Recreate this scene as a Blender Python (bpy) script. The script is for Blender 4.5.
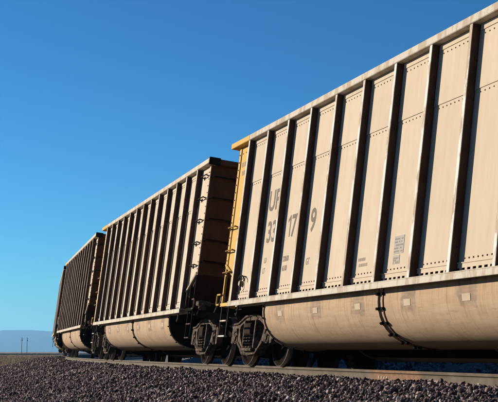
import bpy, bmesh, math, random
import numpy as np
from mathutils import Vector, Matrix

random.seed(7)
rng = np.random.default_rng(7)
for o in list(bpy.data.objects):
    bpy.data.objects.remove(o)
scene = bpy.context.scene
COL = scene.collection

# ------------------------------------------------------------------ camera, sky, sun, exposure
CAM = Vector((-7.676, -14.567, 0.348))
YAW, PITCH, FPX = 0.3059, 0.1188, 1262.0
cd = bpy.data.cameras.new('camera')
cam = bpy.data.objects.new('camera', cd)
COL.objects.link(cam)
cam.location = CAM
cam.rotation_euler = (math.pi / 2 + PITCH, 0, -YAW)
cd.sensor_width = 36
cd.lens = 36 * FPX / 498
cd.clip_start = 0.1
cd.clip_end = 60000
scene.camera = cam

SUN_AZ, SUN_EL = math.radians(-42), math.radians(16)     # azimuth clockwise from +Y
S = Vector((math.sin(SUN_AZ) * math.cos(SUN_EL), math.cos(SUN_AZ) * math.cos(SUN_EL), math.sin(SUN_EL)))
world = bpy.data.worlds.new('World')
scene.world = world
world.use_nodes = True
wn = world.node_tree
sky = wn.nodes.new('ShaderNodeTexSky')
sky.sky_type = 'NISHITA'
sky.sun_disc = False
sky.sun_elevation = SUN_EL
sky.sun_rotation = SUN_AZ
sky.altitude = 1000
sky.air_density = 1.0
sky.dust_density = 0.15
sky.ozone_density = 8.0
gam = wn.nodes.new('ShaderNodeGamma')
gam.inputs[1].default_value = 1.3
wn.links.new(sky.outputs[0], gam.inputs[0])
tnt = wn.nodes.new('ShaderNodeMix')
tnt.data_type = 'RGBA'
tnt.blend_type = 'MULTIPLY'
tnt.inputs[0].default_value = 1
tnt.inputs[7].default_value = (.86, 1.19, .97, 1)
wn.links.new(gam.outputs[0], tnt.inputs[6])
wn.links.new(tnt.outputs[2], wn.nodes['Background'].inputs[0])
wn.nodes['Background'].inputs[1].default_value = 0.0365
sd = bpy.data.lights.new('sun', 'SUN')
sun = bpy.data.objects.new('sun', sd)
COL.objects.link(sun)
sd.energy = 5.0
sd.angle = math.radians(0.5)
sd.color = (1.0, 0.87, 0.70)
sun.rotation_euler = S.to_track_quat('Z', 'Y').to_euler()
sun.location = (-30, 20, 30)
scene.view_settings.view_transform = 'Standard'
scene.view_settings.look = 'None'
scene.view_settings.gamma = 1
scene.view_settings.exposure = 1.0
scene.render.engine = 'CYCLES'

# ------------------------------------------------------------------ track geometry
R, PHI, LCAR = 337.1, 0.1273, 16.2


def track(s, v, w, lean=True):
    s, v, w = float(s), float(v), float(w)
    a = s / R
    C = Vector((R * (1 - math.cos(a)), R * math.sin(a), 0))
    V = Vector((-math.cos(a), math.sin(a), 0))
    if lean:
        Vl = math.cos(PHI) * V + math.sin(PHI) * Vector((0, 0, 1))
        Wl = math.cos(PHI) * Vector((0, 0, 1)) - math.sin(PHI) * V
        return C + v * Vl + w * Wl
    return C + v * V + Vector((0, 0, w))


PROF = [(-60, -1.3), (-30, -1.3), (-18, .35), (-12, .5), (-8.5, .46), (-6, .05), (-4.2, -.42), (-3.0, -.58), (-2.3, -.50), (-1.0, -.322), (0, -.195), (.62, -.118),
        (.9, -.052), (1.9, -.040), (2.6, -.11), (4, -.47), (5.5, -.74), (8, -1.06), (11, -1.24), (14, -1.3), (60, -1.3)]
PV = np.array([p[0] for p in PROF])
PZ = np.array([p[1] for p in PROF])


def bedz(v):
    return float(np.interp(v, PV, PZ))


# ------------------------------------------------------------------ helpers
def link(o, parent=None):
    COL.objects.link(o)
    if parent is not None:
        o.parent = parent
    return o


def tag(o, label=None, cat=None, group=None, kind=None):
    if label:
        o['label'] = label
    if cat:
        o['category'] = cat
    if group:
        o['group'] = group
    if kind:
        o['kind'] = kind
    return o


class MB:
    def __init__(self):
        self.v = []
        self.f = []

    def add(self, vs, fs):
        n = len(self.v)
        self.v += [tuple(p) for p in vs]
        self.f += [tuple(i + n for i in f) for f in fs]
        return self

    def box(self, x0, x1, y0, y1, z0, z1):
        return self.add([(x0, y0, z0), (x1, y0, z0), (x1, y1, z0), (x0, y1, z0),
                         (x0, y0, z1), (x1, y0, z1), (x1, y1, z1), (x0, y1, z1)],
                        [(0, 3, 2, 1), (4, 5, 6, 7), (0, 1, 5, 4), (1, 2, 6, 5), (2, 3, 7, 6), (3, 0, 4, 7)])

    def bbox(self, x0, x1, y0, y1, z0, z1, b=.006):
        """box with chamfered edges along every axis"""
        bm = bmesh.new()
        bmesh.ops.create_cube(bm, size=1)
        for p in bm.verts:
            p.co = Vector(((x0 + x1) / 2 + p.co.x * (x1 - x0), (y0 + y1) / 2 + p.co.y * (y1 - y0), (z0 + z1) / 2 + p.co.z * (z1 - z0)))
        bmesh.ops.bevel(bm, geom=bm.edges[:], offset=b, segments=1, affect='EDGES', profile=.5)
        bm.verts.index_update()
        self.add([p.co.copy() for p in bm.verts], [[q.index for q in f.verts] for f in bm.faces])
        bm.free()
        return self

    def tube(self, pts, r, n=6, cap=True):
        pts = [Vector(p) for p in pts]
        vs, fs = [], []
        up = None
        for i, p in enumerate(pts):
            d = (pts[min(i + 1, len(pts) - 1)] - pts[max(i - 1, 0)]).normalized()
            if up is None:
                up = Vector((0, 0, 1)) if abs(d.z) < .9 else Vector((1, 0, 0))
            a = d.cross(up).normalized()
            up = a.cross(d).normalized()
            rr = r[i] if isinstance(r, (list, tuple)) else r
            for k in range(n):
                t = 2 * math.pi * k / n
                vs.append(p + rr * (math.cos(t) * a + math.sin(t) * up))
        for i in range(len(pts) - 1):
            for k in range(n):
                k2 = (k + 1) % n
                fs.append((i * n + k, i * n + k2, (i + 1) * n + k2, (i + 1) * n + k))
        if cap:
            fs.append(tuple(range(n))[::-1])
            fs.append(tuple(range((len(pts) - 1) * n, len(pts) * n)))
        return self.add(vs, fs)

    def lathe(self, prof, n=28, c=(0, 0, 0)):
        """revolve (radius, y) about the Y axis; closed profile"""
        m = len(prof)
        vs, fs = [], []
        for k in range(n):
            t = 2 * math.pi * k / n
            for (r, y) in prof:
                vs.append((c[0] + r * math.cos(t), c[1] + y, c[2] + r * math.sin(t)))
        for k in range(n):
            k2 = (k + 1) % n
            for j in range(m):
                j2 = (j + 1) % m
                fs.append((k * m + j, k * m + j2, k2 * m + j2, k2 * m + j))
        return self.add(vs, fs)

    def extrude(self, poly, y0, y1, holes=()):
        """polygon in (x, z) with holes, extruded along Y"""
        bm = bmesh.new()
        ed = []
        for lp in [poly] + list(holes):
            vs = [bm.verts.new((x, y0, z)) for x, z in lp]
            for i in range(len(vs)):
                ed.append(bm.edges.new((vs[i], vs[(i + 1) % len(vs)])))
        r = bmesh.ops.triangle_fill(bm, edges=ed, use_beauty=True)
        fs = [g for g in r['geom'] if isinstance(g, bmesh.types.BMFace)]
        e = bmesh.ops.extrude_face_region(bm, geom=fs)
        for g in e['geom']:
            if isinstance(g, bmesh.types.BMVert):
                g.co.y = y1
        bmesh.ops.recalc_face_normals(bm, faces=bm.faces[:])
        bm.verts.index_update()
        self.add([p.co.copy() for p in bm.verts], [[q.index for q in f.verts] for f in bm.faces])
        bm.free()
        return self

    def mesh(self, name, smooth=False):
        me = bpy.data.meshes.new(name)
        me.from_pydata(self.v, [], self.f)
        bm = bmesh.new()
        bm.from_mesh(me)
        bmesh.ops.recalc_face_normals(bm, faces=bm.faces[:])
        bm.to_mesh(me)
        bm.free()
        if smooth:
            me.shade_smooth()
            if hasattr(me, 'set_sharp_from_angle'):
                me.set_sharp_from_angle(angle=math.radians(35))
        me.update()
        return me

    def build(self, name, mat, parent=None, smooth=False):
        me = self.mesh(name, smooth)
        me.materials.append(mat)
        return link(bpy.data.objects.new(name, me), parent)


def inst(name, me, parent, loc=(0, 0, 0), rz=0.0):
    o = bpy.data.objects.new(name, me)
    o.location = loc
    o.rotation_euler = (0, 0, rz)
    return link(o, parent)


def empty(name, loc=(0, 0, 0), rot=(0, 0, 0), parent=None):
    o = bpy.data.objects.new(name, None)
    o.empty_display_size = .3
    o.location = loc
    o.rotation_euler = rot
    return link(o, parent)


def copy_tree(o, parent=None):
    c = o.copy()
    COL.objects.link(c)
    c.parent = parent
    for ch in list(o.children):
        copy_tree(ch, c)
    return c


# ------------------------------------------------------------------ materials
def mat_base(name):
    m = bpy.data.materials.new(name)
    m.use_nodes = True
    nt = m.node_tree
    return m, nt, nt.nodes['Principled BSDF']


def nnoise(nt, scale, detail=4, rough=.55, vec=None, stretch=None):
    tc = nt.nodes.new('ShaderNodeTexCoord')
    mp = nt.nodes.new('ShaderNodeMapping')
    nt.links.new(tc.outputs['Object'] if vec is None else vec, mp.inputs[0])
    if stretch:
        mp.inputs['Scale'].default_value = stretch
    n = nt.nodes.new('ShaderNodeTexNoise')
    n.inputs['Scale'].default_value = scale
    n.inputs['Detail'].default_value = detail
    n.inputs['Roughness'].default_value = rough
    nt.links.new(mp.outputs[0], n.inputs['Vector'])
    return n.outputs['Fac']


def ramp(nt, fac, stops):
    r = nt.nodes.new('ShaderNodeValToRGB')
    el = r.color_ramp.elements
    while len(el) < len(stops):
        el.new(.5)
    for e, (p, c) in zip(el, stops):
        e.position = p
        e.color = (c, c, c, 1) if isinstance(c, (int, float)) else (*c, 1)
    nt.links.new(fac, r.inputs[0])
    return r.outputs[0]


def mix(nt, fac, a, b):
    n = nt.nodes.new('ShaderNodeMix')
    n.data_type = 'RGBA'
    for sock, val in ((n.inputs[0], fac), (n.inputs[6], a), (n.inputs[7], b)):
        if isinstance(val, (int, float)):
            sock.default_value = val
        elif isinstance(val, tuple):
            sock.default_value = (*val, 1)
        else:
            nt.links.new(val, sock)
    return n.outputs[2]


def bump(nt, bsdf, h, strength, dist):
    b = nt.nodes.new('ShaderNodeBump')
    b.inputs['Strength'].default_value = strength
    b.inputs['Distance'].default_value = dist
    nt.links.new(h, b.inputs['Height'])
    nt.links.new(b.outputs[0], bsdf.inputs['Normal'])


def objvec(nt):
    """object coordinates shifted by a per-object random so shared meshes wear differently"""
    tc = nt.nodes.new('ShaderNodeTexCoord')
    oi = nt.nodes.new('ShaderNodeObjectInfo')
    mul = nt.nodes.new('ShaderNodeVectorMath')
    mul.operation = 'MULTIPLY_ADD'
    nt.links.new(oi.outputs['Random'], mul.inputs[0])
    mul.inputs[1].default_value = (37, 53, 71)
    nt.links.new(tc.outputs['Object'], mul.inputs[2])
    return mul.outputs[0]


def paint(name, base, dirt, streak=.35, blot=.3, rust=(.16, .07, .035), rust_amt=.5, chalk=None, rough=.85, rs=9, bmp=.3, tub=False):
    m, nt, b = mat_base(name)
    v = objvec(nt)
    st = ramp(nt, nnoise(nt, 7, 5, .6, v, (1.6, 1.6, .16)), [(.42, 0), (.75, streak)])
    bl = ramp(nt, nnoise(nt, 1.6, 6, .65, v), [(.40, 0), (.72, blot)])
    c = mix(nt, st, base, dirt)
    c = mix(nt, bl, c, tuple(.55 * x + .1 * y for x, y in zip(base, dirt)))
    tint = ramp(nt, nnoise(nt, .7, 3, .5, v), [(.3, tuple(x * .92 for x in base)), (.7, tuple(min(1, x * 1.08) for x in base))])
    c = mix(nt, .4, c, tint)
    oi = nt.nodes.new('ShaderNodeObjectInfo')
    c = mix(nt, ramp(nt, oi.outputs['Random'], [(0, 0), (1, .26)]), c, tuple(.72 * x + .1 * y for x, y in zip(base, dirt)))
    ru = ramp(nt, nnoise(nt, rs, 8, .72, v, (1, 1, .5)), [(.66, 0), (.74, rust_amt)])
    c = mix(nt, ru, c, rust)
    if tub:
        # rubbed grey blotches, each with its own ragged outline, about a metre apart under the sill
        tc = nt.nodes.new('ShaderNodeTexCoord')
        wv = nt.nodes.new('ShaderNodeTexNoise')
        wv.inputs['Scale'].default_value = 3.5
        wv.inputs['Detail'].default_value = 5
        nt.links.new(v, wv.inputs['Vector'])
        ad = nt.nodes.new('ShaderNodeVectorMath')
        ad.operation = 'MULTIPLY_ADD'
        nt.links.new(wv.outputs['Color'], ad.inputs[0])
        ad.inputs[1].default_value = (.35, .2, .22)
        nt.links.new(tc.outputs['Object'], ad.inputs[2])
        sp = nt.nodes.new('ShaderNodeSeparateXYZ')
        nt.links.new(ad.outputs[0], sp.inputs[0])
        of = nt.nodes.new('ShaderNodeMath')
        of.operation = 'SUBTRACT'
        nt.links.new(sp.outputs['X'], of.inputs[0])
        of.inputs[1].default_value = .955
        pp = nt.nodes.new('ShaderNodeMath')
        pp.operation = 'PINGPONG'
        nt.links.new(of.outputs[0], pp.inputs[0])
        pp.inputs[1].default_value = .7775
        mx_ = ramp(nt, pp.outputs[0], [(.20, 1), (.235, 0)])
        mz_ = ramp(nt, sp.outputs['Z'], [(.74, 0), (.78, 1)])
        mm = nt.nodes.new('ShaderNodeMath')
        mm.operation = 'MULTIPLY'
        nt.links.new(mx_, mm.inputs[0])
        nt.links.new(mz_, mm.inputs[1])
        m2 = nt.nodes.new('ShaderNodeMath')
        m2.operation = 'MULTIPLY'
        nt.links.new(mm.outputs[0], m2.inputs[0])
        nt.links.new(ramp(nt, nnoise(nt, 6, 4, .6, v), [(.3, .3), (.65, 1)]), m2.inputs[1])
        c = mix(nt, m2.outputs[0], c, (.15, .108, .078))
        # scratches and rubbed bands running along the tub, rust runs down it
        c = mix(nt, ramp(nt, nnoise(nt, 5, 6, .7, v, (.22, 2.2, 2.2)), [(.45, 0), (.68, .55)]), c, (.36, .275, .19))
        c = mix(nt, ramp(nt, nnoise(nt, 11, 6, .75, v, (.3, 2.5, 2.5)), [(.58, 0), (.66, .45)]), c, (.19, .115, .065))
        c = mix(nt, ramp(nt, nnoise(nt, 6, 5, .65, v, (2.4, .35, .35)), [(.52, 0), (.70, .7)]), c, (.19, .108, .058))
    if chalk:
        ch = ramp(nnoise_nt := nt, nnoise(nt, 3.2, 5, .7, v, (1.5, 1.5, .55)), [(.44, 0), (.52, .85)])
        c = mix(nt, ch, c, chalk)
    nt.links.new(c, b.inputs['Base Color'])
    nt.links.new(ramp(nt, nnoise(nt, 5, 4, .6, v), [(.3, rough - .04), (.7, min(1, rough + .06))]), b.inputs['Roughness'])
    b.inputs['Specular IOR Level'].default_value = .12
    bump(nt, b, nnoise(nt, 1.3, 3, .45, v), bmp, .012)
    return m


def plain(name, c0, c1, scale=6, rough=.7, metal=0, bs=.3, bd=.01, spec=.07):
    m, nt, b = mat_base(name)
    v = objvec(nt)
    n = nnoise(nt, scale, 6, .65, v)
    nt.links.new(ramp(nt, n, [(.3, c0), (.72, c1)]), b.inputs['Base Color'])
    b.inputs['Roughness'].default_value = rough
    b.inputs['Metallic'].default_value = metal
    b.inputs['Specular IOR Level'].default_value = spec
    bump(nt, b, n, bs, bd)
    return m


TAN = (.415, .345, .262)
M = {}
M['paint'] = paint('tan_paint', TAN, (.234, .176, .117), streak=.42, blot=.10, rust_amt=.3, bmp=.18)
M['post'] = paint('post_paint', (.325, .260, .189), (.195, .143, .098), streak=.4, blot=.3, rust_amt=.45, chalk=(.53, .525, .51), rs=14)
M['web'] = plain('dark_brown_post_web', (.046, .024, .016), (.092, .050, .033), 5, .85, spec=.08)  # even dark brown on the post webs, darker than their faces
M['chord'] = paint('chord_paint', (.325, .267, .202), (.182, .137, .098), streak=.3, blot=.35, rust_amt=.4, chalk=(.403, .377, .325))
M['tub'] = paint('tub_paint', (.325, .228, .148), (.17, .105, .06), streak=.55, blot=.75, rust_amt=.3, rs=5, tub=True)
M['yellow'] = paint('yellow_paint', (.45, .285, .080), (.293, .165, .05), streak=.35, blot=.25, rust_amt=.4)
M['ochre'] = plain('dirty_ochre_steel', (.104, .055, .019), (.221, .124, .039), 20, .8)
M['brown'] = plain('dark_brown_steel', (.035, .016, .009), (.085, .040, .022), 4, .8, spec=.2)  # even dark brown for the near end, slope and floor sheets
M['dark'] = plain('dusty_dark_steel', (.014, .012, .011), (.049, .040, .033), 7, .95, spec=0)
M['black'] = plain('black_steel', (.005, .005, .005), (.019, .018, .016), 9, .95, spec=0)
M['tub_shade'] = plain('painted_tub_shade', (.006, .005, .004), (.03, .024, .018), 4, .95, spec=0)  # near black stands in for the shade under the tubs
M['cast'] = plain('dusty_cast_steel', (.008, .0065, .0055), (.15, .115, .09), 13, .9, spec=.02)
M['rust'] = plain('rust_brown', (.091, .039, .019), (.169, .081, .042), 30, .85)
M['tread'] = plain('polished_wheel_steel', (.163, .156, .150), (.293, .280, .260), 10, .32, .9, .05)
M['wheel'] = plain('rusty_wheel', (.007, .005, .004), (.024, .017, .014), 9, .95, spec=0)
M['print'] = plain('faded_stencil_ink', (.085, .072, .065), (.156, .130, .107), 18, .8)
M['print2'] = plain('faint_stencil_ink', (.156, .130, .111), (.234, .195, .156), 30, .8)
M['plate'] = plain('pale_notice_plate', (.25, .24, .225), (.315, .295, .265), 25, .8)
M['pad'] = plain('pale_patch', (.30, .245, .175), (.36, .295, .215), 12, .7)
M['smudge'] = plain('grey_smudge', (.234, .179, .127), (.293, .221, .153), 3, .85)
M['wood'] = plain('creosote_wood', (.019, .014, .011), (.058, .046, .036), 10, .9)
M['pole'] = plain('weathered_pole_wood', (.033, .026, .023), (.072, .058, .049), 3, .9)


def rail_mat():
    m, nt, b = mat_base('rail_steel')
    v = objvec(nt)
    n = nnoise(nt, 3, 7, .7, v)
    c = ramp(nt, n, [(.3, (.05, .04, .03)), (.55, (.088, .072, .054)), (.78, (.125, .104, .078))])
    # a scaly orange length around a weld in the near rail (s is close to world y there)
    geo = nt.nodes.new('ShaderNodeNewGeometry')
    sp = nt.nodes.new('ShaderNodeSeparateXYZ')
    nt.links.new(geo.outputs['Position'], sp.inputs[0])
    n3 = nnoise(nt, 5, 5, .7)
    wob = nt.nodes.new('ShaderNodeMath')
    wob.operation = 'MULTIPLY_ADD'
    nt.links.new(n3, wob.inputs[0])
    wob.inputs[1].default_value = .5
    nt.links.new(sp.outputs['Y'], wob.inputs[2])
    nr = nt.nodes.new('ShaderNodeMapRange')
    nr.inputs[1].default_value, nr.inputs[2].default_value = -10, 10
    nt.links.new(wob.outputs[0], nr.inputs[0])
    band = ramp(nt, nr.outputs[0], [(.514, 0), (.524, .6), (.590, .6), (.604, 0)])
    lt = nt.nodes.new('ShaderNodeMath')
    lt.operation = 'LESS_THAN'
    nt.links.new(sp.outputs['X'], lt.inputs[0])
    lt.inputs[1].default_value = 0
    mu = nt.nodes.new('ShaderNodeMath')
    mu.operation = 'MULTIPLY'
    nt.links.new(band, mu.inputs[0])
    nt.links.new(lt.outputs[0], mu.inputs[1])
    c = mix(nt, mu.outputs[0], c, ramp(nt, nnoise(nt, 16, 5, .7), [(.35, (.116, .058, .031)), (.65, (.245, .116, .058))]))
    nt.links.new(c, b.inputs['Base Color'])
    b.inputs['Roughness'].default_value = .85
    b.inputs['Specular IOR Level'].default_value = .1
    bump(nt, b, nnoise(nt, 30, 5, .6, v), .4, .004)
    return m


def stone_mat():
    m, nt, b = mat_base('ballast_stone')
    at = nt.nodes.new('ShaderNodeAttribute')
    at.attribute_name = 'tone'
    c = ramp(nt, at.outputs['Fac'], [(0, (.022, .018, .02)), (.35, (.062, .048, .05)), (.60, (.125, .092, .092)), (.80, (.23, .155, .145)),
                                     (.93, (.36, .27, .25)), (1, (.52, .46, .43))])
    g = nnoise(nt, 26, 5, .7)
    c = mix(nt, ramp(nt, g, [(.35, 0), (.7, .5)]), c, (.041, .034, .034))
    nt.links.new(c, b.inputs['Base Color'])
    b.inputs['Roughness'].default_value = .85
    b.inputs['Specular IOR Level'].default_value = .12
    bump(nt, b, nnoise(nt, 70, 3, .6), .5, .006)
    return m


def bed_mat():
    m, nt, b = mat_base('ballast_bed')
    tc = nt.nodes.new('ShaderNodeTexCoord')
    vo = nt.nodes.new('ShaderNodeTexVoronoi')
    vo.inputs['Scale'].default_value = 16
    nt.links.new(tc.outputs['Object'], vo.inputs['Vector'])
    sep = nt.nodes.new('ShaderNodeSeparateColor')
    nt.links.new(vo.outputs['Color'], sep.inputs[0])
    c = ramp(nt, sep.outputs[0], [(0, (.024, .020, .020)), (.4, (.058, .049, .048)), (.75, (.109, .085, .078)), (1, (.204, .163, .143))])
    c = mix(nt, ramp(nt, nnoise(nt, .6, 5, .6), [(.4, 0), (.7, .5)]), c, (.051, .041, .037))
    nt.links.new(c, b.inputs['Base Color'])
    b.inputs['Roughness'].default_value = .9
    bump(nt, b, vo.outputs['Distance'], 1, .05)
    return m


def ground_mat():
    m, nt, b = mat_base('dry_plain')
    n1 = nnoise(nt, .035, 8, .62, stretch=(1, 2.2, 1))
    n2 = nnoise(nt, 1.1, 8, .7)
    c1 = ramp(nt, n1, [(.3, (.16, .10, .04)), (.5, (.27, .175, .07)), (.7, (.35, .235, .10))])
    c = mix(nt, ramp(nt, n2, [(.35, .7), (.65, 0)]), c1, (.048, .034, .020))
    nt.links.new(c, b.inputs['Base Color'])
    b.inputs['Roughness'].default_value = 1
    b.inputs['Specular IOR Level'].default_value = .1
    bump(nt, b, n2, 1, .25)
    return m


M['rail'] = rail_mat()
M['stone'] = stone_mat()
M['bed'] = bed_mat()
M['ground'] = ground_mat()
M['hill'] = plain('far_hill_scrub', (.041, .037, .027), (.082, .068, .044), .004, 1, 0, 1, 20, .1)
M['scrub'] = plain('far_scrub', (.019, .019, .011), (.048, .041, .024), .3, 1, 0, .2, .1, .1)


def grass_mat():
    m, nt, b = mat_base('dry_grass')
    at = nt.nodes.new('ShaderNodeAttribute')
    at.attribute_name = 'tone'
    nt.links.new(ramp(nt, at.outputs['Fac'], [(0, (.20, .125, .05)), (.5, (.36, .24, .095)), (1, (.48, .35, .16))]), b.inputs['Base Color'])
    b.inputs['Roughness'].default_value = .9
    b.inputs['Specular IOR Level'].default_value = .15
    return m


M['grass'] = grass_mat()

# ------------------------------------------------------------------ large structure
# the plain: one sheet out to the horizon
g = MB()
rings = [0, 15, 30, 60, 120, 250, 500, 1000, 2000, 4000, 8000, 15000]
NA = 96
gv = [(0, 0, -1.3)]
for r_ in rings[1:]:
    for k in range(NA):
        t = 2 * math.pi * k / NA
        x, y = r_ * math.cos(t), r_ * math.sin(t)
        z = -1.3 + (0 if r_ < 100 else .25 * math.sin(x * .011 + 1) * math.cos(y * .009))
        gv.append((x, y, z))
gf = [(0, 1 + k, 1 + (k + 1) % NA) for k in range(NA)]
for i in range(len(rings) - 2):
    for k in range(NA):
        a, b_ = 1 + i * NA + k, 1 + i * NA + (k + 1) % NA
        gf.append((a, a + NA, b_ + NA, b_))
g.add(gv, gf)
tag(g.build('ground', M['ground'], smooth=True), kind='structure')

# hills on the horizon
HD = 11000.0
hm = MB()
hv, hf = [], []
NH, NR = 260, 9
for i in range(NH):
    az = math.radians(-60 + 150 * i / (NH - 1))
    px = 249 + FPX * math.tan(max(-1.2, min(1.2, az - YAW)))     # where this azimuth falls, only to lay out the long ridge
    h = 66 + 9 * math.exp(-((px - 30) / 60.0) ** 2) + 10 * math.sin(px * .006 + .6) + 1.6 * math.sin(px * .085 + 2) + 1.0 * math.sin(px * .21) + .6 * math.sin(px * .47 + 1) - .018 * max(0, -px)
    h = max(h, 25) * 2.12
    for j in range(NR):
        t = j / (NR - 1)
        r_ = HD - 1900 + 3200 * t
        prof = math.sin(min(1, t / .6) * math.pi / 2) ** 1.5 if t < .6 else math.cos((t - .6) / .4 * math.pi / 2)
        hz = -2 + h * prof * (1 + (0 if t > .55 else .12 * math.sin(i * .55 + j * 1.7)))
        hv.append((CAM.x + r_ * math.sin(az), CAM.y + r_ * math.cos(az), hz))
for i in range(NH - 1):
    for j in range(NR - 1):
        a = i * NR + j
        hf.append((a, a + NR, a + NR + 1, a + 1))
hm.add(hv, hf)
tag(hm.build('hills', M['hill'], smooth=True), kind='structure')

# ballast bed following the curve
bv, bf = [], []
ss = np.arange(-60, 231, 1.5)
cols = [v for v in np.concatenate([np.linspace(-31, -3, 20), np.linspace(-2.3, 2.6, 14), np.linspace(3.2, 14, 18)])]
for s in ss:
    for v in cols:
        v2 = v + (.25 * math.sin(s * .9 + v) if v > 8 else 0)
        z = bedz(v) + (rng.normal(0, .012) if 1.2 < v < 12 else 0) - (.06 if v > 13.5 or v < -29.5 else 0) + (rng.normal(0, .03) if -12 < v < -3 else 0)
        if v > 13:
            z = -1.36
        p = track(s, v2, z, False)
        bv.append(tuple(p))
nc = len(cols)
for i in range(len(ss) - 1):
    for j in range(nc - 1):
        a = i * nc + j
        bf.append((a, a + 1, a + nc + 1, a + nc))
tag(MB().add(bv, bf).build('ballast_bed', M['bed']), kind='structure')


# loose ballast stones (uncountable)
def hull_stone(k):
    """an angular crushed stone: convex hull of a few random points"""
    bm = bmesh.new()
    n = 9 + k % 3
    d = rng.normal(size=(n, 3))
    d /= np.linalg.norm(d, axis=1)[:, None]
    d = d * rng.uniform(.85, 1.15, (n, 1)) * np.array([1.25, .95, .78])
    for p in d:
        bm.verts.new(p)
    r = bmesh.ops.convex_hull(bm, input=bm.verts[:])
    bmesh.ops.delete(bm, geom=[g for g in r['geom_interior'] if isinstance(g, bmesh.types.BMVert)], context='VERTS')
    bmesh.ops.recalc_face_normals(bm, faces=bm.faces[:])
    bm.verts.index_update()
    V = np.array([v.co[:] for v in bm.verts])
    F = np.array([[v.index for v in f.verts] for f in bm.faces])
    bm.free()
    return V, F


PROTO = [hull_stone(k) for k in range(16)]


def trackpts(s, v, z):
    a = s / R
    return np.stack([R * (1 - np.cos(a)) - v * np.cos(a), R * np.sin(a) + v * np.sin(a), z], 1)


def scatter(n, s0, s1, v0, v1, smin, smax):
    s = rng.uniform(s0, s1, n)
    v = rng.uniform(v0, v1, n)
    r = .92 * rng.uniform(smin, smax, n) ** 1.0 * (1 + .5 * (rng.random(n) < .12))
    pile = .02 * np.sin(s * 2.1 + v * 3) + .02 * np.sin(s * 5.3 - v * 4.1)
    z = np.interp(v, PV, PZ) + r * rng.uniform(-.15, .75, n) + np.maximum(pile, 0) * (v > 1.1)
    return trackpts(s, v, z), r


def build_stones(name, sets):
    P_ = np.concatenate([a for a, b in sets])
    r = np.concatenate([b for a, b in sets])
    n = len(r)
    q = rng.normal(size=(n, 4))
    q /= np.linalg.norm(q, axis=1)[:, None]
    w, x, y, z = q.T
    Rm = np.stack([1 - 2 * (y * y + z * z), 2 * (x * y - z * w), 2 * (x * z + y * w),
                   2 * (x * y + z * w), 1 - 2 * (x * x + z * z), 2 * (y * z - x * w),
                   2 * (x * z - y * w), 2 * (y * z + x * w), 1 - 2 * (x * x + y * y)], 1).reshape(n, 3, 3)
    kind = rng.integers(0, len(PROTO), n)
    tone = rng.random(n) ** 1.25
    Vs, Fs, Ts, off = [], [], [], 0
    for k, (pv_, pf_) in enumerate(PROTO):
        ix = np.nonzero(kind == k)[0]
        V = np.einsum('nij,kj->nki', Rm[ix], pv_) * r[ix][:, None, None] + P_[ix][:, None, :]
        nv = len(pv_)
        Fs.append((pf_[None] + (np.arange(len(ix)) * nv)[:, None, None] + off).reshape(-1, 3))
        Vs.append(V.reshape(-1, 3))
        Ts.append(np.repeat(tone[ix], nv))
        off += len(ix) * nv
    V, F, T = np.concatenate(Vs), np.concatenate(Fs), np.concatenate(Ts)
    me = bpy.data.meshes.new(name)
    me.vertices.add(len(V))
    me.vertices.foreach_set('co', V.reshape(-1).astype(np.float32))
    nf = len(F)
    me.loops.add(nf * 3)
    me.polygons.add(nf)
    me.polygons.foreach_set('loop_start', np.arange(0, nf * 3, 3, dtype=np.int32))
    me.loops.foreach_set('vertex_index', F.reshape(-1).astype(np.int32))
    me.update(calc_edges=True)
    at = me.attributes.new('tone', 'FLOAT', 'POINT')
    at.data.foreach_set('value', T.astype(np.float32))
    me.materials.append(M['stone'])
    o = link(bpy.data.objects.new(name, me))
    return tag(o, kind='stuff')


sets = [scatter(36000, -9, 14, .86, 5.2, .016, .031),
        scatter(10000, -9, 14, 5.2, 9, .018, .034),
        scatter(24000, 14, 34, .88, 7.5, .018, .034),
        scatter(18000, 34, 62, .9, 7, .022, .038),
        scatter(9000, 62, 110, .95, 7, .026, .045),
        scatter(5000, -9, 30, -3.6, -.88, .022, .036),
        scatter(6000, -6, 40, -9.5, -3.6, .025, .06),
        scatter(6000, -9, 30, -.62, .62, .02, .034)]
so = build_stones('ballast_stones', sets)
tag(so, 'loose grey and pinkish crushed stone heaped beside the near rail', 'ballast')

# ------------------------------------------------------------------ the railway track
tr = empty('railway_track')
tag(tr, 'curved railway track with rusty rails lying on crushed stone ballast', 'track')
RP = [(-.075, -.171), (.075, -.171), (.075, -.158), (.012, -.142), (.0085, -.06), (.012, -.045), (.036, -.034), (.037, -.008), (.030, 0), (-.030, 0),
      (-.037, -.008), (-.036, -.034), (-.012, -.045), (-.0085, -.06), (-.012, -.142), (-.075, -.158)]
for side in (1, -1):
    vs, fs = [], []
    sr = np.arange(-58, 225, 1.0)
    n = len(RP)
    for s in sr:
        for (dv, w) in RP:
            vs.append(tuple(track(s, side * .755 + dv, w)))
    for i in range(len(sr) - 1):
        for j in range(n):
            j2 = (j + 1) % n
            fs.append((i * n + j, i * n + j2, (i + 1) * n + j2, (i + 1) * n + j))
    ro = MB().add(vs, fs).build('rail', M['rail'], tr)
    # polished running band on the head, 1 mm proud
    vs, fs = [], []
    for s in sr:
        for dv in (-.026, .026):
            vs.append(tuple(track(s, side * .755 + dv, .0012)))
    for i in range(len(sr) - 1):
        fs.append((2 * i, 2 * i + 1, 2 * i + 3, 2 * i + 2))
    MB().add(vs, fs).build('running_band', M['tread'], ro)
    if side == 1:
        for k in range(4):
            MB().add([tuple(track(1.45 - .09 * k + a, .755 + .0145, w)) for a, w in ((0, -.115), (-.03, -.115), (-.038, -.08), (-.012, -.08))],
                     [(0, 1, 2, 3)]).build('chalk_mark', M['plate'], ro)
tie = MB().bbox(-.11, .11, -1.3, 1.3, -.18, 0, .012).mesh('tie')
tie.materials.append(M['wood'])
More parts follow.
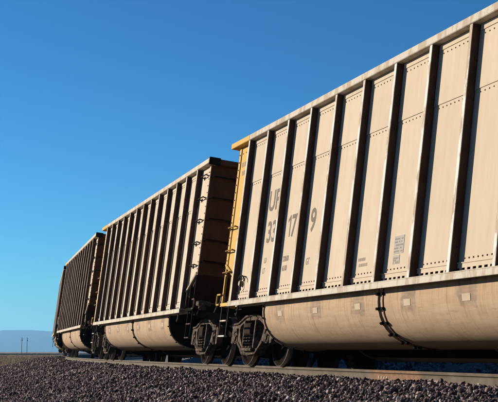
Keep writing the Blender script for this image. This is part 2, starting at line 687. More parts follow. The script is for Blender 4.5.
for k in range(150):
    s = -16 + k * .52
    o = inst('tie', tie, tr, track(s, 0, -.205))
    o.rotation_euler = (PHI, random.uniform(-.02, .02), math.pi / 2 - s / R + random.uniform(-.01, .01))
plate = MB().bbox(-.09, .09, -.17, .17, 0, .016, .004).mesh('tie_plate')
plate.materials.append(M['rust'])
for k in range(70):
    s = -6 + k * .52 + .2
    s = -16 + round((s + 16) / .52) * .52
    for side in (1, -1):
        o = inst('tie_plate', plate, tr, track(s, side * .755, -.1875))
        o.rotation_euler = (PHI, 0, math.pi / 2 - s / R)

# ------------------------------------------------------------------ coal gondola
P = 1.0368
HB = 1.6           # post faces
VP_ = 1.486        # side sheets
W0, W1, WT = 1.01, 3.85, 3.95
SEAM = 3.09
UE = 7.05          # end sheets
TUBH = 4.5 * P
car = empty('coal_gondola')

# --- posts
pm = MB()
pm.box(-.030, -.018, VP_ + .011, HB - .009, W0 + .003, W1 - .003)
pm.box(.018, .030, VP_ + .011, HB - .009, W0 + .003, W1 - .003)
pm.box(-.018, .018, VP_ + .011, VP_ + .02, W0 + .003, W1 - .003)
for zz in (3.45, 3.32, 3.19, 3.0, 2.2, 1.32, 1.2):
    for sx in (-1, 1):
        pm.bbox(sx * .036 - .008, sx * .036 + .008, VP_ + .03, VP_ + .055, zz - .015, zz + .015, .004)
pmesh = pm.mesh('side_post')
pmesh.materials.append(M['web'])
fmesh = MB().bbox(-.035, .035, HB - .0085, HB, W0 + .002, W1 - .002, .003).mesh('post_face')
fmesh.materials.append(M['post'])
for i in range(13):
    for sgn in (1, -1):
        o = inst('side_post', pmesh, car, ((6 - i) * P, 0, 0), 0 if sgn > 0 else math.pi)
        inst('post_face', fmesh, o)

# --- side sheets (12 bays) : lower, upper, castellated bottom strip
lm = MB().box(-P / 2 + .002, P / 2 - .002, VP_ - .010, VP_, W0 + .072, SEAM + .03).mesh('side_panel')
um = MB().box(-P / 2 + .002, P / 2 - .002, VP_ + .001, VP_ + .010, SEAM, W1 - .003).mesh('upper_panel')
km = MB()
km.box(-P / 2 + .002, P / 2 - .002, VP_ + .001, VP_ + .013, W0 + .060, W0 + .110)
km.box(-P / 2 + .002, P / 2 - .002, VP_ + .001, VP_ + .013, W0 + .002, W0 + .033)
km.box(-P / 2 + .002, P / 2 - .002, VP_ + .0005, VP_ + .022, W0 + .110, W0 + .120)
nt_ = 8
for k in range(nt_):
    x0 = -P / 2 + .002 + k * (P - .004) / nt_
    km.box(x0, x0 + .052, VP_ + .001, VP_ + .013, W0 + .030, W0 + .060)
km = km.mesh('bottom_strip')
bk = MB().box(-6 * P, 6 * P, VP_ - .16, VP_ - .15, W0 - .05, W0 + .3).build('slot_backing', M['black'], car)  # black sheet set behind the slots of the bottom strip
o = bk.copy(); COL.objects.link(o); o.rotation_euler = (0, 0, math.pi); o.parent = car
tm_ = MB().box(-P / 2 + .06, P / 2 - .06, VP_ + .0105, VP_ + .020, W1 - .075, W1 - .004).mesh('top_strip')
for me, mt in ((lm, 'paint'), (um, 'paint'), (km, 'paint'), (tm_, 'paint')):
    me.materials.append(M[mt])
for i in range(12):
    for rz in (0, math.pi):
        loc = ((5.5 - i) * P, 0, 0)
        inst('side_panel', lm, car, loc, rz)
        inst('upper_panel', um, car, loc, rz)
        inst('bottom_strip', km, car, loc, rz)
        inst('top_strip', tm_, car, loc, rz)

# --- rivets: rows on every bay
rv = MB()


def rivet(mb, x, y, z, r=.011):
    mb.lathe([(.001, -.002), (r, -.002), (r * .75, r * .55), (.001, r * .8)], 6, (x, y, z))


for i in range(12):
    for k in range(8):
        x = (5.5 - i) * P + (-.5 + (k + .9) / 8.8) * (P - .14) 
        rivet(rv, x, VP_ + .010, W1 - .125)
        rivet(rv, x, VP_, SEAM - .045, .011)
        rivet(rv, x, VP_, W0 + .165, .013)
for rz in (0, math.pi):
    if rz == 0:
        ro_ = rv.build('rivet_rows', M['rust'], car)
    else:
        ro_ = inst('rivet_rows', ro_.data, car, (0, 0, 0), rz)
    ro_['kind'] = 'stuff'

# --- top chord, side sill
for rz in (0, math.pi):
    y0, y1 = VP_ - .06, HB + .012
    near_x, far_x = (-7.31, 6.2) if rz == 0 else (-6.2, 7.31)
    o = MB().bbox(near_x, far_x, y0, y1, W1, WT, .008).build('top_chord', M['chord'], car)
    o.rotation_euler = (0, 0, rz)
    a_, b_ = (6.203, 7.31) if rz == 0 else (-7.31, -6.203)
    o = MB().bbox(a_, b_, y0, y1, W1, WT, .008).build('top_chord_end', M['yellow'], car)
    o.rotation_euler = (0, 0, rz)
    sm = MB()
    sm.bbox(-6.31, 6.31, VP_ - .10, HB + .018, W0 - .014, W0, .004)
    sm.bbox(-6.31, 6.31, HB + .002, HB + .018, W0 - .088, W0 - .014, .004)
    sm.bbox(-6.31, 6.31, VP_ - .10, VP_ - .02, W0 - .075, W0 - .014, .004)
    o = sm.build('side_sill', M['chord'], car)
    o.rotation_euler = (0, 0, rz)
    for x in (-5.9, 5.9):
        h = MB()
        h.tube([(x, HB - .06, .93), (x, HB - .06, .82), (x + .05, HB - .06, .76), (x + .09, HB - .06, .80)], .016, 6)
        o = h.build('tie_hook', M['cast'], car)
        o.rotation_euler = (0, 0, rz)

# --- ends
CUTX = 6 * P
for e in (1, -1):           # +1 far (yellow) end, -1 near end
    rot = 0 if e > 0 else math.pi
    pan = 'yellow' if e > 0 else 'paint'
    for sgn in (1, -1):
        def ext(mb, name, mat, parent=car):
            o = mb.build(name, M[mat], parent)
            return o
        # corner panel with its lower corner cut away along the slope sheet
        poly = [(e * CUTX, 1.36), (e * CUTX, W1 - .003), (e * (UE - .01), W1 - .003), (e * (UE - .01), 1.70)]
        y = sorted((sgn * (VP_ - .008), sgn * (VP_ + .004)))
        ext(MB().extrude(poly, *y), 'end_panel', pan)
        # corner post (angle)
        cp = MB()
        y = sorted((sgn * (VP_ + .005), sgn * (VP_ + .020)))
        x = sorted((e * (UE - .085), e * (UE + .015)))
        cp.box(x[0], x[1], y[0], y[1], 1.66, W1 - .002)
        y = sorted((sgn * (VP_ - .10), sgn * (VP_ + .005)))
        x = sorted((e * (UE + .001), e * (UE + .015)))
        ca = MB().box(x[0], x[1], y[0], y[1], 1.66, W1 - .002)
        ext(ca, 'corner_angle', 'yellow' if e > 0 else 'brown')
        ext(cp, 'corner_post', pan)
        # bolt heads down the corner
        b_ = MB()
        for k in range(15):
            zz = 1.78 + k * .138
            yy = VP_ + .020
            if sgn > 0:
                rivet(b_, e * (UE - .03), yy, zz, .017)
            x = sorted((e * (UE + .015), e * (UE + .035)))
            y = sorted((sgn * (VP_ - .01), sgn * (VP_ + .020)))
            b_.box(x[0], x[1], y[0], y[1], zz - .018, zz + .018)
        for k in range(4):
            if sgn > 0:
                rivet(b_, e * (CUTX + .12 + .18 * k), VP_ + .004, W1 - .125, .014)
        ext(b_, 'corner_bolts', 'rust')['kind'] = 'stuff'
        # diagonal edge brace along the cut, and the open ladder frame below it
        ymid = sgn * (VP_ + .02)
        fr = MB()
        fr.tube([(e * (CUTX + .03), ymid, 1.37), (e * (UE - .02), ymid, 1.70)], .026, 6)
        ext(fr, 'diagonal_brace', pan)
        y = sorted((sgn * (VP_ - .02), sgn * (VP_ + .02)))
        for xa, xb, zt in ((UE - .05, UE, 1.657), (UE - .46, UE - .42, 1.47)):
            x = sorted((e * xa, e * xb))
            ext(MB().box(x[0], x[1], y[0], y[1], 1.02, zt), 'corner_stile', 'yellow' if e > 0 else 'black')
        pl_ = MB()
        x = sorted((e * (UE - .62), e * (UE + .05)))
        y = sorted((sgn * (VP_ - .25), sgn * (VP_ + .03)))
        pl_.bbox(x[0], x[1], y[0], y[1], .955, 1.018, .006)
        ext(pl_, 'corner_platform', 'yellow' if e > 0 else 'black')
        lp = MB()
        yy = sgn * (VP_ + .05)
        lp.tube([(e * (UE + .05), yy, .99), (e * (UE + .20), yy, .99), (e * (UE + .22), yy, 1.02), (e * (UE + .22), yy, 1.14),
                 (e * (UE + .20), yy, 1.17), (e * (UE + .0), yy, 1.17)], .016, 6)
        ext(lp, 'handrail_loop', 'yellow' if e > 0 else 'cast')
        # sill step: two stiles and rungs
        stp = empty('corner_step', parent=car)
        for xx in (UE - .03, UE - .45):
            ss_ = MB()
            x = sorted((e * (xx - .02), e * (xx + .02)))
            y = sorted((sgn * (VP_ - .005), sgn * (VP_ + .012)))
            ss_.box(x[0], x[1], y[0], y[1], .42, .955)
            ext(ss_, 'stile', 'black' if e < 0 else 'dark', stp)
        for zz in (.43, .70):
            ru = MB()
            x = sorted((e * (UE - .43), e * (UE - .05)))
            y = sorted((sgn * (VP_ - .03), sgn * (VP_ + .028)))
            ru.bbox(x[0], x[1], y[0], y[1], zz - .012, zz + .012, .004)
            ext(ru, 'rung', 'cast' if e < 0 else 'post', stp)
        # grab irons
        for zz in ((2.36, 1.94, 1.55) if e > 0 else (3.66, 3.21, 2.76, 2.31, 1.86)):
            gb = MB()
            yb, yo = sgn * (VP_ + .004), sgn * (VP_ + .085)
            xa, xb = e * (UE - .08), e * (UE - .50)
            gb.tube([(xa, yb, zz - .02), (xa, yo, zz), (xb, yo, zz), (xb, yb, zz - .02)], .0135, 6)
            for xq in (xa, xb):
                y = sorted((yb, sgn * (VP_ + .016)))
                gb.box(xq - .03, xq + .03, y[0], y[1], zz - .05, zz + .02)
            ext(gb, 'grab_iron', 'ochre' if e > 0 else 'dark')
    # end sheet, ribs, end chord, slope sheet, floor
    es = MB()
    x = sorted((e * UE, e * (UE - .012)))
    es.box(x[0], x[1], -VP_ + .064, VP_ - .064, 1.68, W1 + .03)
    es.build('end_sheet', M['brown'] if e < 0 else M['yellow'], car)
    for k in range(5):
        zz = 3.62 - k * .42
        x = sorted((e * (UE + .001), e * (UE + .035)))
        MB().bbox(x[0], x[1], -VP_ + .105, VP_ - .105, zz - .014, zz + .014, .006).build('end_rib', M['brown'] if e < 0 else M['yellow'], car)
        if e < 0:
            MB().tube([(e * (UE + .03), VP_ - .02, zz - .03), (e * (UE + .11), VP_ - .05, zz), (e * (UE + .11), VP_ - .48, zz), (e * (UE + .02), VP_ - .5, zz - .03)],
                      .0135, 6).build('grab_iron', M['black'], car)
    x = sorted((e * (UE + .262), e * (UE - .03)))
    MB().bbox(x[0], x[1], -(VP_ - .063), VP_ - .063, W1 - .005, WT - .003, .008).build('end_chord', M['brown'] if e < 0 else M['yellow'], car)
    if e < 0:
        for sgn in (1, -1):
            y = sorted((sgn * (HB + .014), sgn * (VP_ - .10)))
            MB().bbox(-7.352, -7.312, y[0], y[1], W1 - .035, WT + .012, .008).build('chord_end_shade', M['black'], car)  # black plate stands in for the shade on the chord's end face
    sl = MB()
    sl.add([(e * (UE - .02), -1.47, 1.70), (e * (UE - .02), 1.47, 1.70), (e * (6.1), 1.47, 1.04), (e * 6.1, -1.47, 1.04),
            (e * (UE - .02), -1.47, 1.72), (e * (UE - .02), 1.47, 1.72), (e * (6.1), 1.47, 1.06), (e * 6.1, -1.47, 1.06)],
           [(0, 1, 2, 3), (7, 6, 5, 4), (0, 4, 5, 1), (2, 6, 7, 3), (1, 5, 6, 2), (3, 7, 4, 0)])
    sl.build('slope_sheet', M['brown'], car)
    x = sorted((e * 6.09, e * (TUBH - .02)))
    MB().box(x[0], x[1], -1.38, 1.38, 1.03, 1.05).build('floor_sheet', M['brown'], car)
    # draft sill, bolster, coupler
    ds = MB()
    x = sorted((e * (TUBH + .06), e * 7.42))
    ds.bbox(x[0], x[1], -.30, .30, .74, 1.02, .01)
    x = sorted((e * 7.36, e * 7.52))
    ds.bbox(x[0], x[1], -.36, .36, .70, 1.05, .02)
    ds.build('draft_sill', M['dark'], car)
    bo = MB()
    bo.extrude([(-1.36, .99), (1.36, .99), (1.36, .90), (.45, .80), (-.45, .80), (-1.36, .90)], -.18, .18)
    bo.v = [(e * 6.45 + y, x, z) for (x, y, z) in bo.v]
    bo.build('body_bolster', M['dark'], car)
    cpl = MB()
    x = sorted((e * 7.5, e * 7.86))
    cpl.bbox(x[0], x[1], -.075, .075, .79, .95, .015)
    hd = [(7.84, -.09), (7.92, -.17), (8.06, -.19), (8.14, -.12), (8.05, -.06), (8.0, .02), (8.10, .07), (8.16, .15), (8.06, .20), (7.93, .18), (7.84, .09)]
    k_ = MB().extrude([(x, y) for x, y in hd], .74, 1.0)
    cpl.add([(e * x, e * z, y) for (x, y, z) in k_.v], k_.f)
    cpl.build('coupler', M['cast'], car)
    ul = MB()
    ul.tube([(e * 7.45, .16, 1.0), (e * 7.58, .3, 1.06), (e * 7.5, .9, 1.10), (e * 7.42, 1.38, 1.12), (e * 7.45, 1.46, 1.0), (e * 7.46, 1.5, .86)], .014, 6)
    ul.build('uncoupling_lever', M['cast'], car)
    ho = MB()
    ho.tube([(e * 7.5, -.34, .84), (e * 7.7, -.36, .72), (e * 7.9, -.26, .56), (e * 8.09, -.1, .5)], .028, 7)
    ho.build('brake_hose', M['black'], car)
    br = MB()
    x = sorted((e * (UE + .02), e * (UE + .30)))
    br.bbox(x[0], x[1], 1.22, 1.46, 1.05, 1.16, .02)
    br.bbox(x[0] + .08, x[1] - .06, 1.28, 1.42, .98, 1.09, .02)
    br.build('lever_bracket', M['cast'], car)

# --- tubs (twin half-round bottoms), joint ring, end sheets, clips
def tub_profile(n=22, grow=0.0):
    pts = []
    a, b, c = .725 + grow, .63 + grow, .745
    top = .925
    for k in range(n + 1):
        t = math.pi * k / n
        cx, sx = math.cos(t), math.sin(t)
        e_ = .80
        y = c + a * math.copysign(abs(cx) ** e_, cx)
        z = top - b * abs(sx) ** e_
        pts.append((y, z))
    return pts


TP = tub_profile()
full = [(VP_ - .02, .99)] + TP[0:] + [(-y, z) for (y, z) in TP[::-1]] + [(-VP_ + .02, .99)]


def tub_strip(x0, x1, full):
    vs, fs = [], []
    NX = 9
    for i in range(NX):
        x = x0 + (x1 - x0) * i / (NX - 1)
        for (y, z) in full:
            vs.append((x, y, z))
    n = len(full)
    for i in range(NX - 1):
        for j in range(n - 1):
            fs.append((i * n + j, i * n + j + 1, (i + 1) * n + j + 1, (i + 1) * n + j))
    return MB().add(vs, fs)


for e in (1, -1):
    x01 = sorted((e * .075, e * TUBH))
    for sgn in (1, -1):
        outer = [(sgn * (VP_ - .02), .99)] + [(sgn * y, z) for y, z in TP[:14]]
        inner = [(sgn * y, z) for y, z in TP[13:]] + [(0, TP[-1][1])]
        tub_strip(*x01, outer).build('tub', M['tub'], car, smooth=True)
        tub_strip(*x01, inner).build('tub_inner_face', M['tub_shade'], car, smooth=True)  # inner halves coloured near black, shade put into the colour
    es = MB()
    n = len(full)
    es.add([(e * (TUBH - .004), y * .985, z * .99 + .008) for (y, z) in full], [])
    half1 = [0] + list(range(1, 1 + len(TP)))
    es.f.append(tuple(range(0, 1 + len(TP))) + ())
    es.f.append(tuple(range(1 + len(TP), n)))
    es.add([(e * (TUBH - .006), VP_ - .03, .99), (e * (TUBH - .006), -VP_ + .03, .99), (e * (TUBH - .006), -VP_ + .03, .90), (e * (TUBH - .006), VP_ - .03, .90)], [(0, 1, 2, 3)])
    es.build('tub_end_sheet', M['black'], car)  # real end plate, its black stands in for shade
    # rim along the end edge
    vs, fs = [], []
    for (y, z), (y2, z2) in zip(tub_profile(22, 0), tub_profile(22, .022)):
        for x in (e * (TUBH - .02), e * TUBH + e * .01):
            vs += [(x, y, z), (x, y2, z2)]
    m_ = len(TP)
    for i in range(m_ - 1):
        a = i * 4
        for q in ((0, 1), (1, 3), (3, 2), (2, 0)):
            fs.append((a + q[0], a + q[1], a + 4 + q[1], a + 4 + q[0]))
    for sgn in (1, -1):
        MB().add([(x, sgn * y, z) for x, y, z in vs], fs).build('tub_end_rim', M['tub'], car)
# joint ring: recessed band with two raised lips and black clips
band = MB()
vs, fs = [], []
bp = [(VP_ - .02, .985)] + tub_profile(22, -.014)
for (y, z) in bp:
    vs += [(-.078, y, z), (.078, y, z)]
for i in range(len(bp) - 1):
    fs.append((2 * i, 2 * i + 1, 2 * i + 3, 2 * i + 2))
for sgn in (1, -1):
    MB().add([(x, sgn * y, z) for x, y, z in vs], fs).build('joint_band', M['tub'], car, smooth=True)
lip = tub_profile(22, .012)
lip0 = tub_profile(22, -.012)
for xx in (-.078, .078):
    for sgn in (1, -1):
        vs, fs = [], []
        for (y, z), (y2, z2) in zip([(VP_ - .021, .985)] + lip0, [(VP_ - .009, .985)] + lip):
            for x in (xx - .009, xx + .009):
                vs += [(x, sgn * y, z), (x, sgn * y2, z2)]
        for i in range(len(lip)):
            a = i * 4
            for q in ((0, 1), (1, 3), (3, 2), (2, 0)):
                fs.append((a + q[0], a + q[1], a + 4 + q[1], a + 4 + q[0]))
        MB().add(vs, fs).build('joint_lip', M['rust'] if xx < 0 else M['tub'], car)


def tub_at(s_):
    """point and outward normal at fraction s_ of arc along the near half-tub"""
    pp = [(VP_ - .02, .985)] + TP
    d = [0]
    for q0, q1 in zip(pp, pp[1:]):
        d.append(d[-1] + math.hypot(q1[0] - q0[0], q1[1] - q0[1]))
    t = s_ * d[-1]
    for i in range(len(pp) - 1):
        if d[i + 1] >= t:
            f = (t - d[i]) / (d[i + 1] - d[i])
            y = pp[i][0] + f * (pp[i + 1][0] - pp[i][0])
            z = pp[i][1] + f * (pp[i + 1][1] - pp[i][1])
            ty, tz = pp[i + 1][0] - pp[i][0], pp[i + 1][1] - pp[i][1]
            l_ = math.hypot(ty, tz)
            return y, z, -tz / l_, ty / l_


clip_me = MB().bbox(-.032, .032, -.018, .018, -.012, .026, .005).mesh('clip')
clip_me.materials.append(M['black'])
for sgn in (1, -1):
    for s_ in (.045, .125, .205, .285, .365, .445, .525):
        y, z, ny, nz = tub_at(s_)
        for xx in (-.078, .078):
            o = inst('joint_clip', clip_me, car, (xx, sgn * (y + ny * .006), z + nz * .006))
            o.rotation_euler = (math.atan2(-sgn * ny, nz), 0, 0)
        for e in (1, -1):
            o = inst('rim_clip', clip_me, car, (e * (TUBH - .012), sgn * (y + ny * .02), z + nz * .02))
            o.rotation_euler = (math.atan2(-sgn * ny, nz), 0, 0)
            o.scale = (.55, .7, .8)


def tub_patch(x, hw, s0, s1, lift, mat, name, skew=0.0, ragged=0.0):
    vs, fs = [], []
    n = 7
    for k in range(n):
        y, z, ny, nz = tub_at(s0 + (s1 - s0) * k / (n - 1))
        for sx in (-1, 1):
            vs.append((x + sx * hw + skew * k + random.uniform(-ragged, ragged), y + ny * lift, z + nz * lift))
    for k in range(n - 1):
        fs.append((2 * k, 2 * k + 1, 2 * k + 3, 2 * k + 2))
    return MB().add(vs, fs).build(name, mat, car)


for x in (3.88, 2.34, .76, -.78, -2.30, -3.9):
    tub_patch(x, .095, .085, .12, .0042, M['pad'], 'pale_patch')

# --- trucks
def make_truck():
    t = empty('truck')
    R0 = .455
    wp = [(.085, -.09), (.13, -.085), (.13, -.03), (.36, .015), (.385, .055), (R0 - .004, .06), (R0 + .003, -.03), (R0 + .026, -.045), (R0 + .026, -.065),
          (R0 - .02, -.075), (.385, -.07), (.36, -.03), (.15, -.075), (.085, -.14)]
    # profile: y from inside (flange, negative) to outside (positive)
    wm = MB().lathe(wp, 36).mesh('wheel', True)
    wm.materials.append(M['wheel'])
    tm2 = MB().lathe([(R0 - .006, .0605), (R0 - .0025, .0600), (R0 + .0045, -.028), (R0 + .001, -.028)], 36)
    tm2 = tm2.mesh('tread', True)
    tm2.materials.append(M['tread'])
    ax = MB().lathe([(.001, -1.06), (.07, -1.06), (.07, -.90), (.085, -.86), (.085, .86), (.07, .90), (.07, 1.06), (.001, 1.06)], 14).mesh('axle', True)
    ax.materials.append(M['wheel'])
    cap = MB().lathe([(.001, .075), (.05, .075), (.055, .055), (.105, .05), (.115, .02), (.115, -.08), (.001, -.08)], 18)
    for k in range(3):
        a = 2 * math.pi * k / 3 + .5
        cap.lathe([(.001, .07), (.018, .07), (.018, .04), (.001, .04)], 6, (.07 * math.cos(a), 0, .07 * math.sin(a)))
    cap = cap.mesh('bearing_cap')
    cap.materials.append(M['cast'])
    for sx in (-.89, .89):
        inst('axle', ax, t, (sx, 0, R0))
        for sy in (1, -1):
            inst('wheel', wm, t, (sx, sy * .755, R0), 0 if sy > 0 else math.pi)
            inst('wheel_tread', tm2, t, (sx, sy * .755, R0), 0 if sy > 0 else math.pi)
            inst('bearing_cap', cap, t, (sx, sy * 1.03, R0), 0 if sy > 0 else math.pi)
    half = [(0, .86), (.34, .845), (.52, .79), (.72, .73), (1.0, .715), (1.12, .66), (1.15, .56), (1.15, .37), (1.06, .35), (1.03, .38), (1.03, .565),
            (.75, .565), (.75, .38), (.70, .33), (.62, .36), (.50, .25), (.42, .175), (.30, .15), (0, .15)]
    out = half + [(-x, z) for x, z in half[-2:0:-1]]
    win = [(-.27, .27), (.27, .27), (.27, .76), (-.27, .76)]
    w1 = [(.37, .27), (.42, .27), (.62, .46), (.69, .60), (.66, .665), (.50, .72), (.37, .76)]
    w2 = [(-x, z) for x, z in w1[::-1]]
    sf = MB().extrude(out, -.055, .055, [win, w1, w2])
    # raised ribs along the top and bottom members, spring seat, column guides
    for pts in ([(0, .845), (.34, .83), (.54, .772), (.74, .712), (1.02, .70)], [(.72, .37), (.52, .27), (.40, .185), (0, .165)]):
        for mx in (1, -1):
            sf.tube([(mx * x, .062, z) for x, z in pts], .026, 5)
            sf.tube([(mx * x, -.062, z) for x, z in pts], .026, 5)
    sf.bbox(-.30, .30, -.13, .13, .215, .27, .012)
    for mx in (1, -1):
        x = sorted((mx * .272, mx * .345))
        sf.bbox(x[0], x[1], -.10, .10, .272, .76, .012)
        x = sorted((mx * .78, mx * 1.0))
        sf.bbox(x[0], x[1], -.085, .085, .568, .63, .01)
    sfm = sf.mesh('side_frame')
    sfm.materials.append(M['cast'])
    hp = [(.062 * math.cos(k * 2 * math.pi / 9), .062 * math.sin(k * 2 * math.pi / 9), k * .205 / 36) for k in range(37)]
    spm = MB().tube(hp, .0135, 5).mesh('spring')
    spm.materials.append(M['cast'])
    for sy in (1, -1):
        inst('side_frame', sfm, t, (0, sy * 1.02, 0))
        for xx in (-.165, 0, .165):
            inst('spring', spm, t, (xx, sy * 1.085, .272))
    bl = MB().bbox(-.20, .20, -1.16, 1.16, .50, .70, .02)
    bl.bbox(-.255, .255, -1.12, -.90, .49, .52, .006)
    bl.bbox(-.255, .255, .90, 1.12, .49, .52, .006)
    bl.lathe([(.001, -.05), (.17, -.05), (.17, .05), (.001, .05)], 18)
    n = 18 * 4
    for i in range(len(bl.v) - n, len(bl.v)):
        x, y, z = bl.v[i]
        bl.v[i] = (x, z, .74 + y)
    bl.build('bolster', M['dark'], t)
    for sx in (1, -1):
        bb = MB()
        bb.tube([(sx * .36, -.8, .40), (sx * .36, .8, .40)], .035, 6)
        bb.tube([(sx * .36, -.78, .40), (sx * .28, 0, .48), (sx * .36, .78, .40)], .022, 6)
        for sy in (1, -1):
            x = sorted((sx * .36, sx * .43))
            bb.bbox(x[0], x[1], sy * .755 - .04, sy * .755 + .04, .30, .52, .01)
        bb.build('brake_beam', M['dark'], t)
    return t


tk = make_truck()
tk.parent = car
tk.location = (6.45, 0, 0)
t2 = copy_tree(tk, car)
t2.location = (-6.45, 0, 0)

# brake pipe and rigging under the body
MB().tube([(-6.0, -.45, .70), (-4.9, -.5, .66), (4.9, -.5, .66), (6.0, -.45, .70)], .022, 6).build('brake_pipe', M['dark'], car)


def pose(o, k):
    s = k * LCAR
    a = s / R
    o.location = track(s, 0, 0)
    o.rotation_euler = (PHI, 0, math.pi / 2 - a)


cars = [car] + [copy_tree(car) for _ in range(3)]
LAB = ['nearest and largest tan coal gondola, big grey numbers on its side, cut by the frame',
       'second tan coal gondola from the camera, coupled behind the lettered one, dark end showing',
       'third tan coal gondola from the camera, small, with its pale round tub in full view',
       'last coal gondola, only a thin sliver showing past the third one']
for k, c in enumerate(cars):
    pose(c, k)
    tag(c, LAB[k], 'freight car', 'coal gondolas coupled in a train')


# --- lettering on the nearest gondola
def text(body, x, z, h, sx, mat, parent=car, y=VP_ + .0018, name='lettering'):
    """x = left end of the word in car coordinates (reading goes towards -x), z = baseline"""
    cu = bpy.data.curves.new('txt', 'FONT')
    cu.body = body
    cu.size = h / .70
    cu.extrude = .0004
    cu.offset = .010 * h / .33
    tmp = bpy.data.objects.new('txt', cu)
    COL.objects.link(tmp)
    dg = bpy.context.evaluated_depsgraph_get()
    dg.update()
    me = bpy.data.meshes.new_from_object(tmp.evaluated_get(dg))
    bpy.data.objects.remove(tmp)
    co = np.empty(len(me.vertices) * 3, np.float32)
    me.vertices.foreach_get('co', co)
    co = co.reshape(-1, 3)
    x0 = co[:, 0].min()
    nw = np.stack([x - (co[:, 0] - x0) * sx, y + co[:, 2], z + co[:, 1]], 1)
    me.vertices.foreach_set('co', nw.reshape(-1).astype(np.float32))
    me.materials.clear()
    me.materials.append(mat)
    me.name = name
    me.update()
    return link(bpy.data.objects.new(name, me), parent)


def bay_left(i):
    """left (far) edge of the sheet in the bay whose far post is post number i (1 = farthest)"""
    return (7 - i) * P - .055


LM = M['print']
text('UP', bay_left(2) - .13, 2.47, .33, 1.0, LM)
text('33', bay_left(2) - .21, 1.94, .34, 1.0, LM)
x1 = bay_left(3) - .19
MB().add([(x - .0, VP_ + .0018, z) for x, z in ((x1 - .085, 1.94), (x1 - .13, 1.94), (x1 - .13, 2.28), (x1 - .095, 2.28), (x1, 2.215), (x1, 2.17), (x1 - .085, 2.215))],
         [(0, 1, 2, 3, 6), (3, 4, 5, 6)]).build('lettering', LM, car)
text('7', x1 - .175, 1.94, .34, .95, LM)
text('9', bay_left(4) - .17, 1.94, .34, 1.0, LM)
text('LD', bay_left(2) - .22, 1.60, .085, .85, M['print2'])
text('LT', bay_left(2) - .20, 1.43, .085, .85, M['print2'])
text('228600', bay_left(3) - .13, 1.56, .085, .75, M['print2'])
text('46100', bay_left(3) - .13, 1.41, .085, .75, M['print2'])
text('GT', bay_left(4) - .17, 1.44, .10, .8, M['print2'])


def stencil_rows(x, z, rows, cols, dx, dz, w, h, mat, y, name='stencil_row', jitter=True):
    """rows of small unreadable stencilled marks"""
    for r_ in range(rows):
        mb = MB()
        for c in range(cols):
            if jitter and random.random() < .14:
                continue
            ww = w * random.uniform(.6, 1)
            xx = x - c * dx
            mb.add([(xx, y, z - r_ * dz), (xx - ww, y, z - r_ * dz), (xx - ww, y, z - r_ * dz + h), (xx, y, z - r_ * dz + h)], [(0, 1, 2, 3)])
        mb.build(name, mat, car)['kind'] = 'stuff'


xq = bay_left(6) - .15
stencil_rows(xq, 1.345, 2, 9, .036, .075, .024, .042, M['print2'], VP_ + .002)
# notice plates
xq = bay_left(7) - .24
for (z0, z1, w_, rows) in ((1.36, 1.585, .29, 5), (1.235, 1.345, .2, 3)):
    pl_ = MB().bbox(xq - w_, xq, VP_ + .0005, VP_ + .004, z0, z1, .001).build('notice_plate', M['plate'], car)
    for r_ in range(rows):
        mb = MB()
        zz = z1 - .05 - r_ * (z1 - z0 - .03) / rows
        for c in range(int(w_ / .032) - 1):
            if random.random() < .2:
                continue
            xx = xq - .02 - c * .032
            mb.add([(xx, VP_ + .0052, zz), (xx - .021, VP_ + .0052, zz), (xx - .021, VP_ + .0052, zz + .022), (xx, VP_ + .0052, zz + .022)], [(0, 1, 2, 3)])
        mb.build('printed_row', M['print2'], pl_)['kind'] = 'stuff'
stencil_rows(UE - .16, 3.47, 2, 6, .075, .16, .055, .085, M['print2'], VP_ + .0062)
# small lever fitting on the first bay
lf = MB()
xb = bay_left(1) - .12
lf.tube([(xb + .02, VP_ + .004, 1.40), (xb + .02, VP_ + .05, 1.41), (xb - .06, VP_ + .05, 1.455), (xb - .20, VP_ + .05, 1.44), (xb - .30, VP_ + .05, 1.385),
         (xb - .30, VP_ + .05, 1.34)], .012, 6)
lf.tube([(xb - .14, VP_ + .05, 1.45), (xb - .14, VP_ + .05, 1.24), (xb - .10, VP_ + .03, 1.20)], .011, 6)
lf.build('release_lever', M['dark'], car)
MB().lathe([(.001, -.035), (.05, -.035), (.055, 0), (.04, .02), (.001, .02)], 12, (xb - .06, VP_ + .04, 1.315)).build('release_valve', M['pad'], car)

# ------------------------------------------------------------------ far utility poles
def ray_ground(px, dist):
    az = YAW + math.atan((px - 249) / FPX)
    return Vector((CAM.x + dist * math.sin(az), CAM.y + dist * math.cos(az), -1.3))


def pole(px, dist, h, label):
    b = ray_ground(px, dist)
    e = empty('utility_pole', b)
    MB().tube([(0, 0, -.5), (.02, 0, h * .5), (.05, 0, h)], [.19, .16, .13], 8).build('pole', M['pole'], e)
    arm = MB().bbox(-.12, .75, -.06, .06, h - .75, h - .62, .01).build('crossarm', M['pole'], e)
    for x in (.3, .5, .7):
        MB().tube([(x, 0, h - .62), (x, 0, h - .42)], [.04, .06], 6).build('insulator', M['dark'], arm)
    MB().bbox(.12, .5, -.2, .2, h - 2.2, h - 1.3, .03).build('transformer', M['dark'], e)
    tag(e, label, 'utility pole', 'utility poles on the plain')
    e.rotation_euler = (0, 0, random.uniform(-.6, .1))


pole(23.2, 840, 10.8, 'left of the two tiny dark utility poles on the horizon')
pole(28.4, 820, 10.5, 'right of the two tiny dark utility poles, nearer the train')

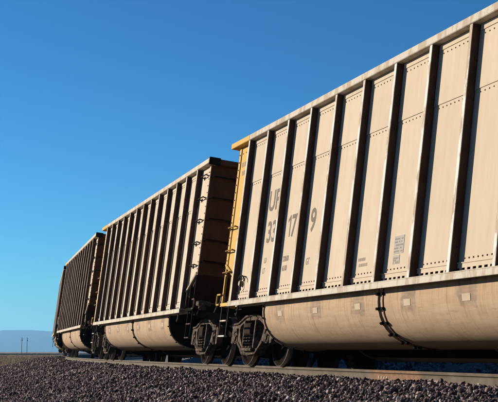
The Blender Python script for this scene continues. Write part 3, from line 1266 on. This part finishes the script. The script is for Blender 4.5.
# ------------------------------------------------------------------ dry grass and far scrub
def blades(name, n, mat, fn, hmin, hmax, wid, spread):
    c = fn(n)
    nb = 7
    az = rng.uniform(0, 2 * np.pi, (n, nb))
    hh = rng.uniform(hmin, hmax, (n, nb)) * rng.uniform(.6, 1, (n, 1))
    off = rng.normal(0, spread, (n, nb, 2))
    lean = rng.normal(0, .35, (n, nb, 2)) * hh[..., None]
    w = wid * rng.uniform(.6, 1.3, (n, nb))
    bx = c[:, None, :] + np.concatenate([off, np.zeros((n, nb, 1))], 2)
    d = np.stack([np.cos(az), np.sin(az), np.zeros_like(az)], 2) * w[..., None]
    tip = bx + np.concatenate([lean, hh[..., None]], 2)
    V = np.stack([bx - d, bx + d, tip], 2).reshape(-1, 3)
    nf = n * nb
    me = bpy.data.meshes.new(name)
    me.vertices.add(nf * 3)
    me.vertices.foreach_set('co', V.reshape(-1).astype(np.float32))
    me.loops.add(nf * 3)
    me.polygons.add(nf)
    me.polygons.foreach_set('loop_start', np.arange(0, nf * 3, 3, dtype=np.int32))
    me.loops.foreach_set('vertex_index', np.arange(nf * 3, dtype=np.int32))
    me.update(calc_edges=True)
    at = me.attributes.new('tone', 'FLOAT', 'POINT')
    at.data.foreach_set('value', np.repeat(np.repeat(rng.random(n), nb), 3).astype(np.float32))
    me.materials.append(mat)
    return tag(link(bpy.data.objects.new(name, me)), kind='stuff')


def grass_pts(n):
    az = YAW + rng.uniform(-.36, .32, n)
    d = 28 + 520 * rng.random(n) ** 1.3
    x, y = CAM.x + d * np.sin(az), CAM.y + d * np.cos(az)
    rr = np.hypot(x - R, y)
    v = rr - R                       # offset from the track, + towards the camera side
    k = (v > 10.5) | (v < -8)
    out = np.stack([x, y, np.full(n, -1.3)], 1)[k]
    q = out[rng.integers(0, len(out), n)] + np.concatenate([rng.normal(0, .3, (n, 2)), np.zeros((n, 1))], 1)
    return q


go = blades('dry_grass', 42000, M['grass'], grass_pts, .12, .42, .022, .12)
tag(go, 'short dry yellow-brown grass covering the plain', 'grass')


def scrub_pts(n):
    az = YAW + rng.uniform(-.5, .5, n)
    d = rng.uniform(650, 1100, n)
    return np.stack([CAM.x + d * np.sin(az), CAM.y + d * np.cos(az), np.full(n, -1.35)], 1)


sc = blades('far_scrub', 9000, M['scrub'], scrub_pts, .12, .42, .4, .9)
tag(sc, 'dark low line of scrub far off on the horizon', 'scrub')

# ------------------------------------------------------------------ haze: the air between here and the hills
hx = MB().box(-14000, 14000, -14000, 14000, -4.5, 205)
hz = hx.build('haze', M['black'])
m = bpy.data.materials.new('haze_air')
m.use_nodes = True
nt = m.node_tree
for n in list(nt.nodes):
    if n.type == 'BSDF_PRINCIPLED':
        nt.nodes.remove(n)
pv = nt.nodes.new('ShaderNodeVolumePrincipled')
pv.inputs['Color'].default_value = (.24, .60, 1.0, 1)
pv.inputs['Density'].default_value = .00009
pv.inputs['Anisotropy'].default_value = .2
nt.links.new(pv.outputs[0], nt.nodes['Material Output'].inputs['Volume'])
hz.data.materials.clear()
hz.data.materials.append(m)
tag(hz, 'thin pale haze filling the air over the plain', 'haze', kind='stuff')
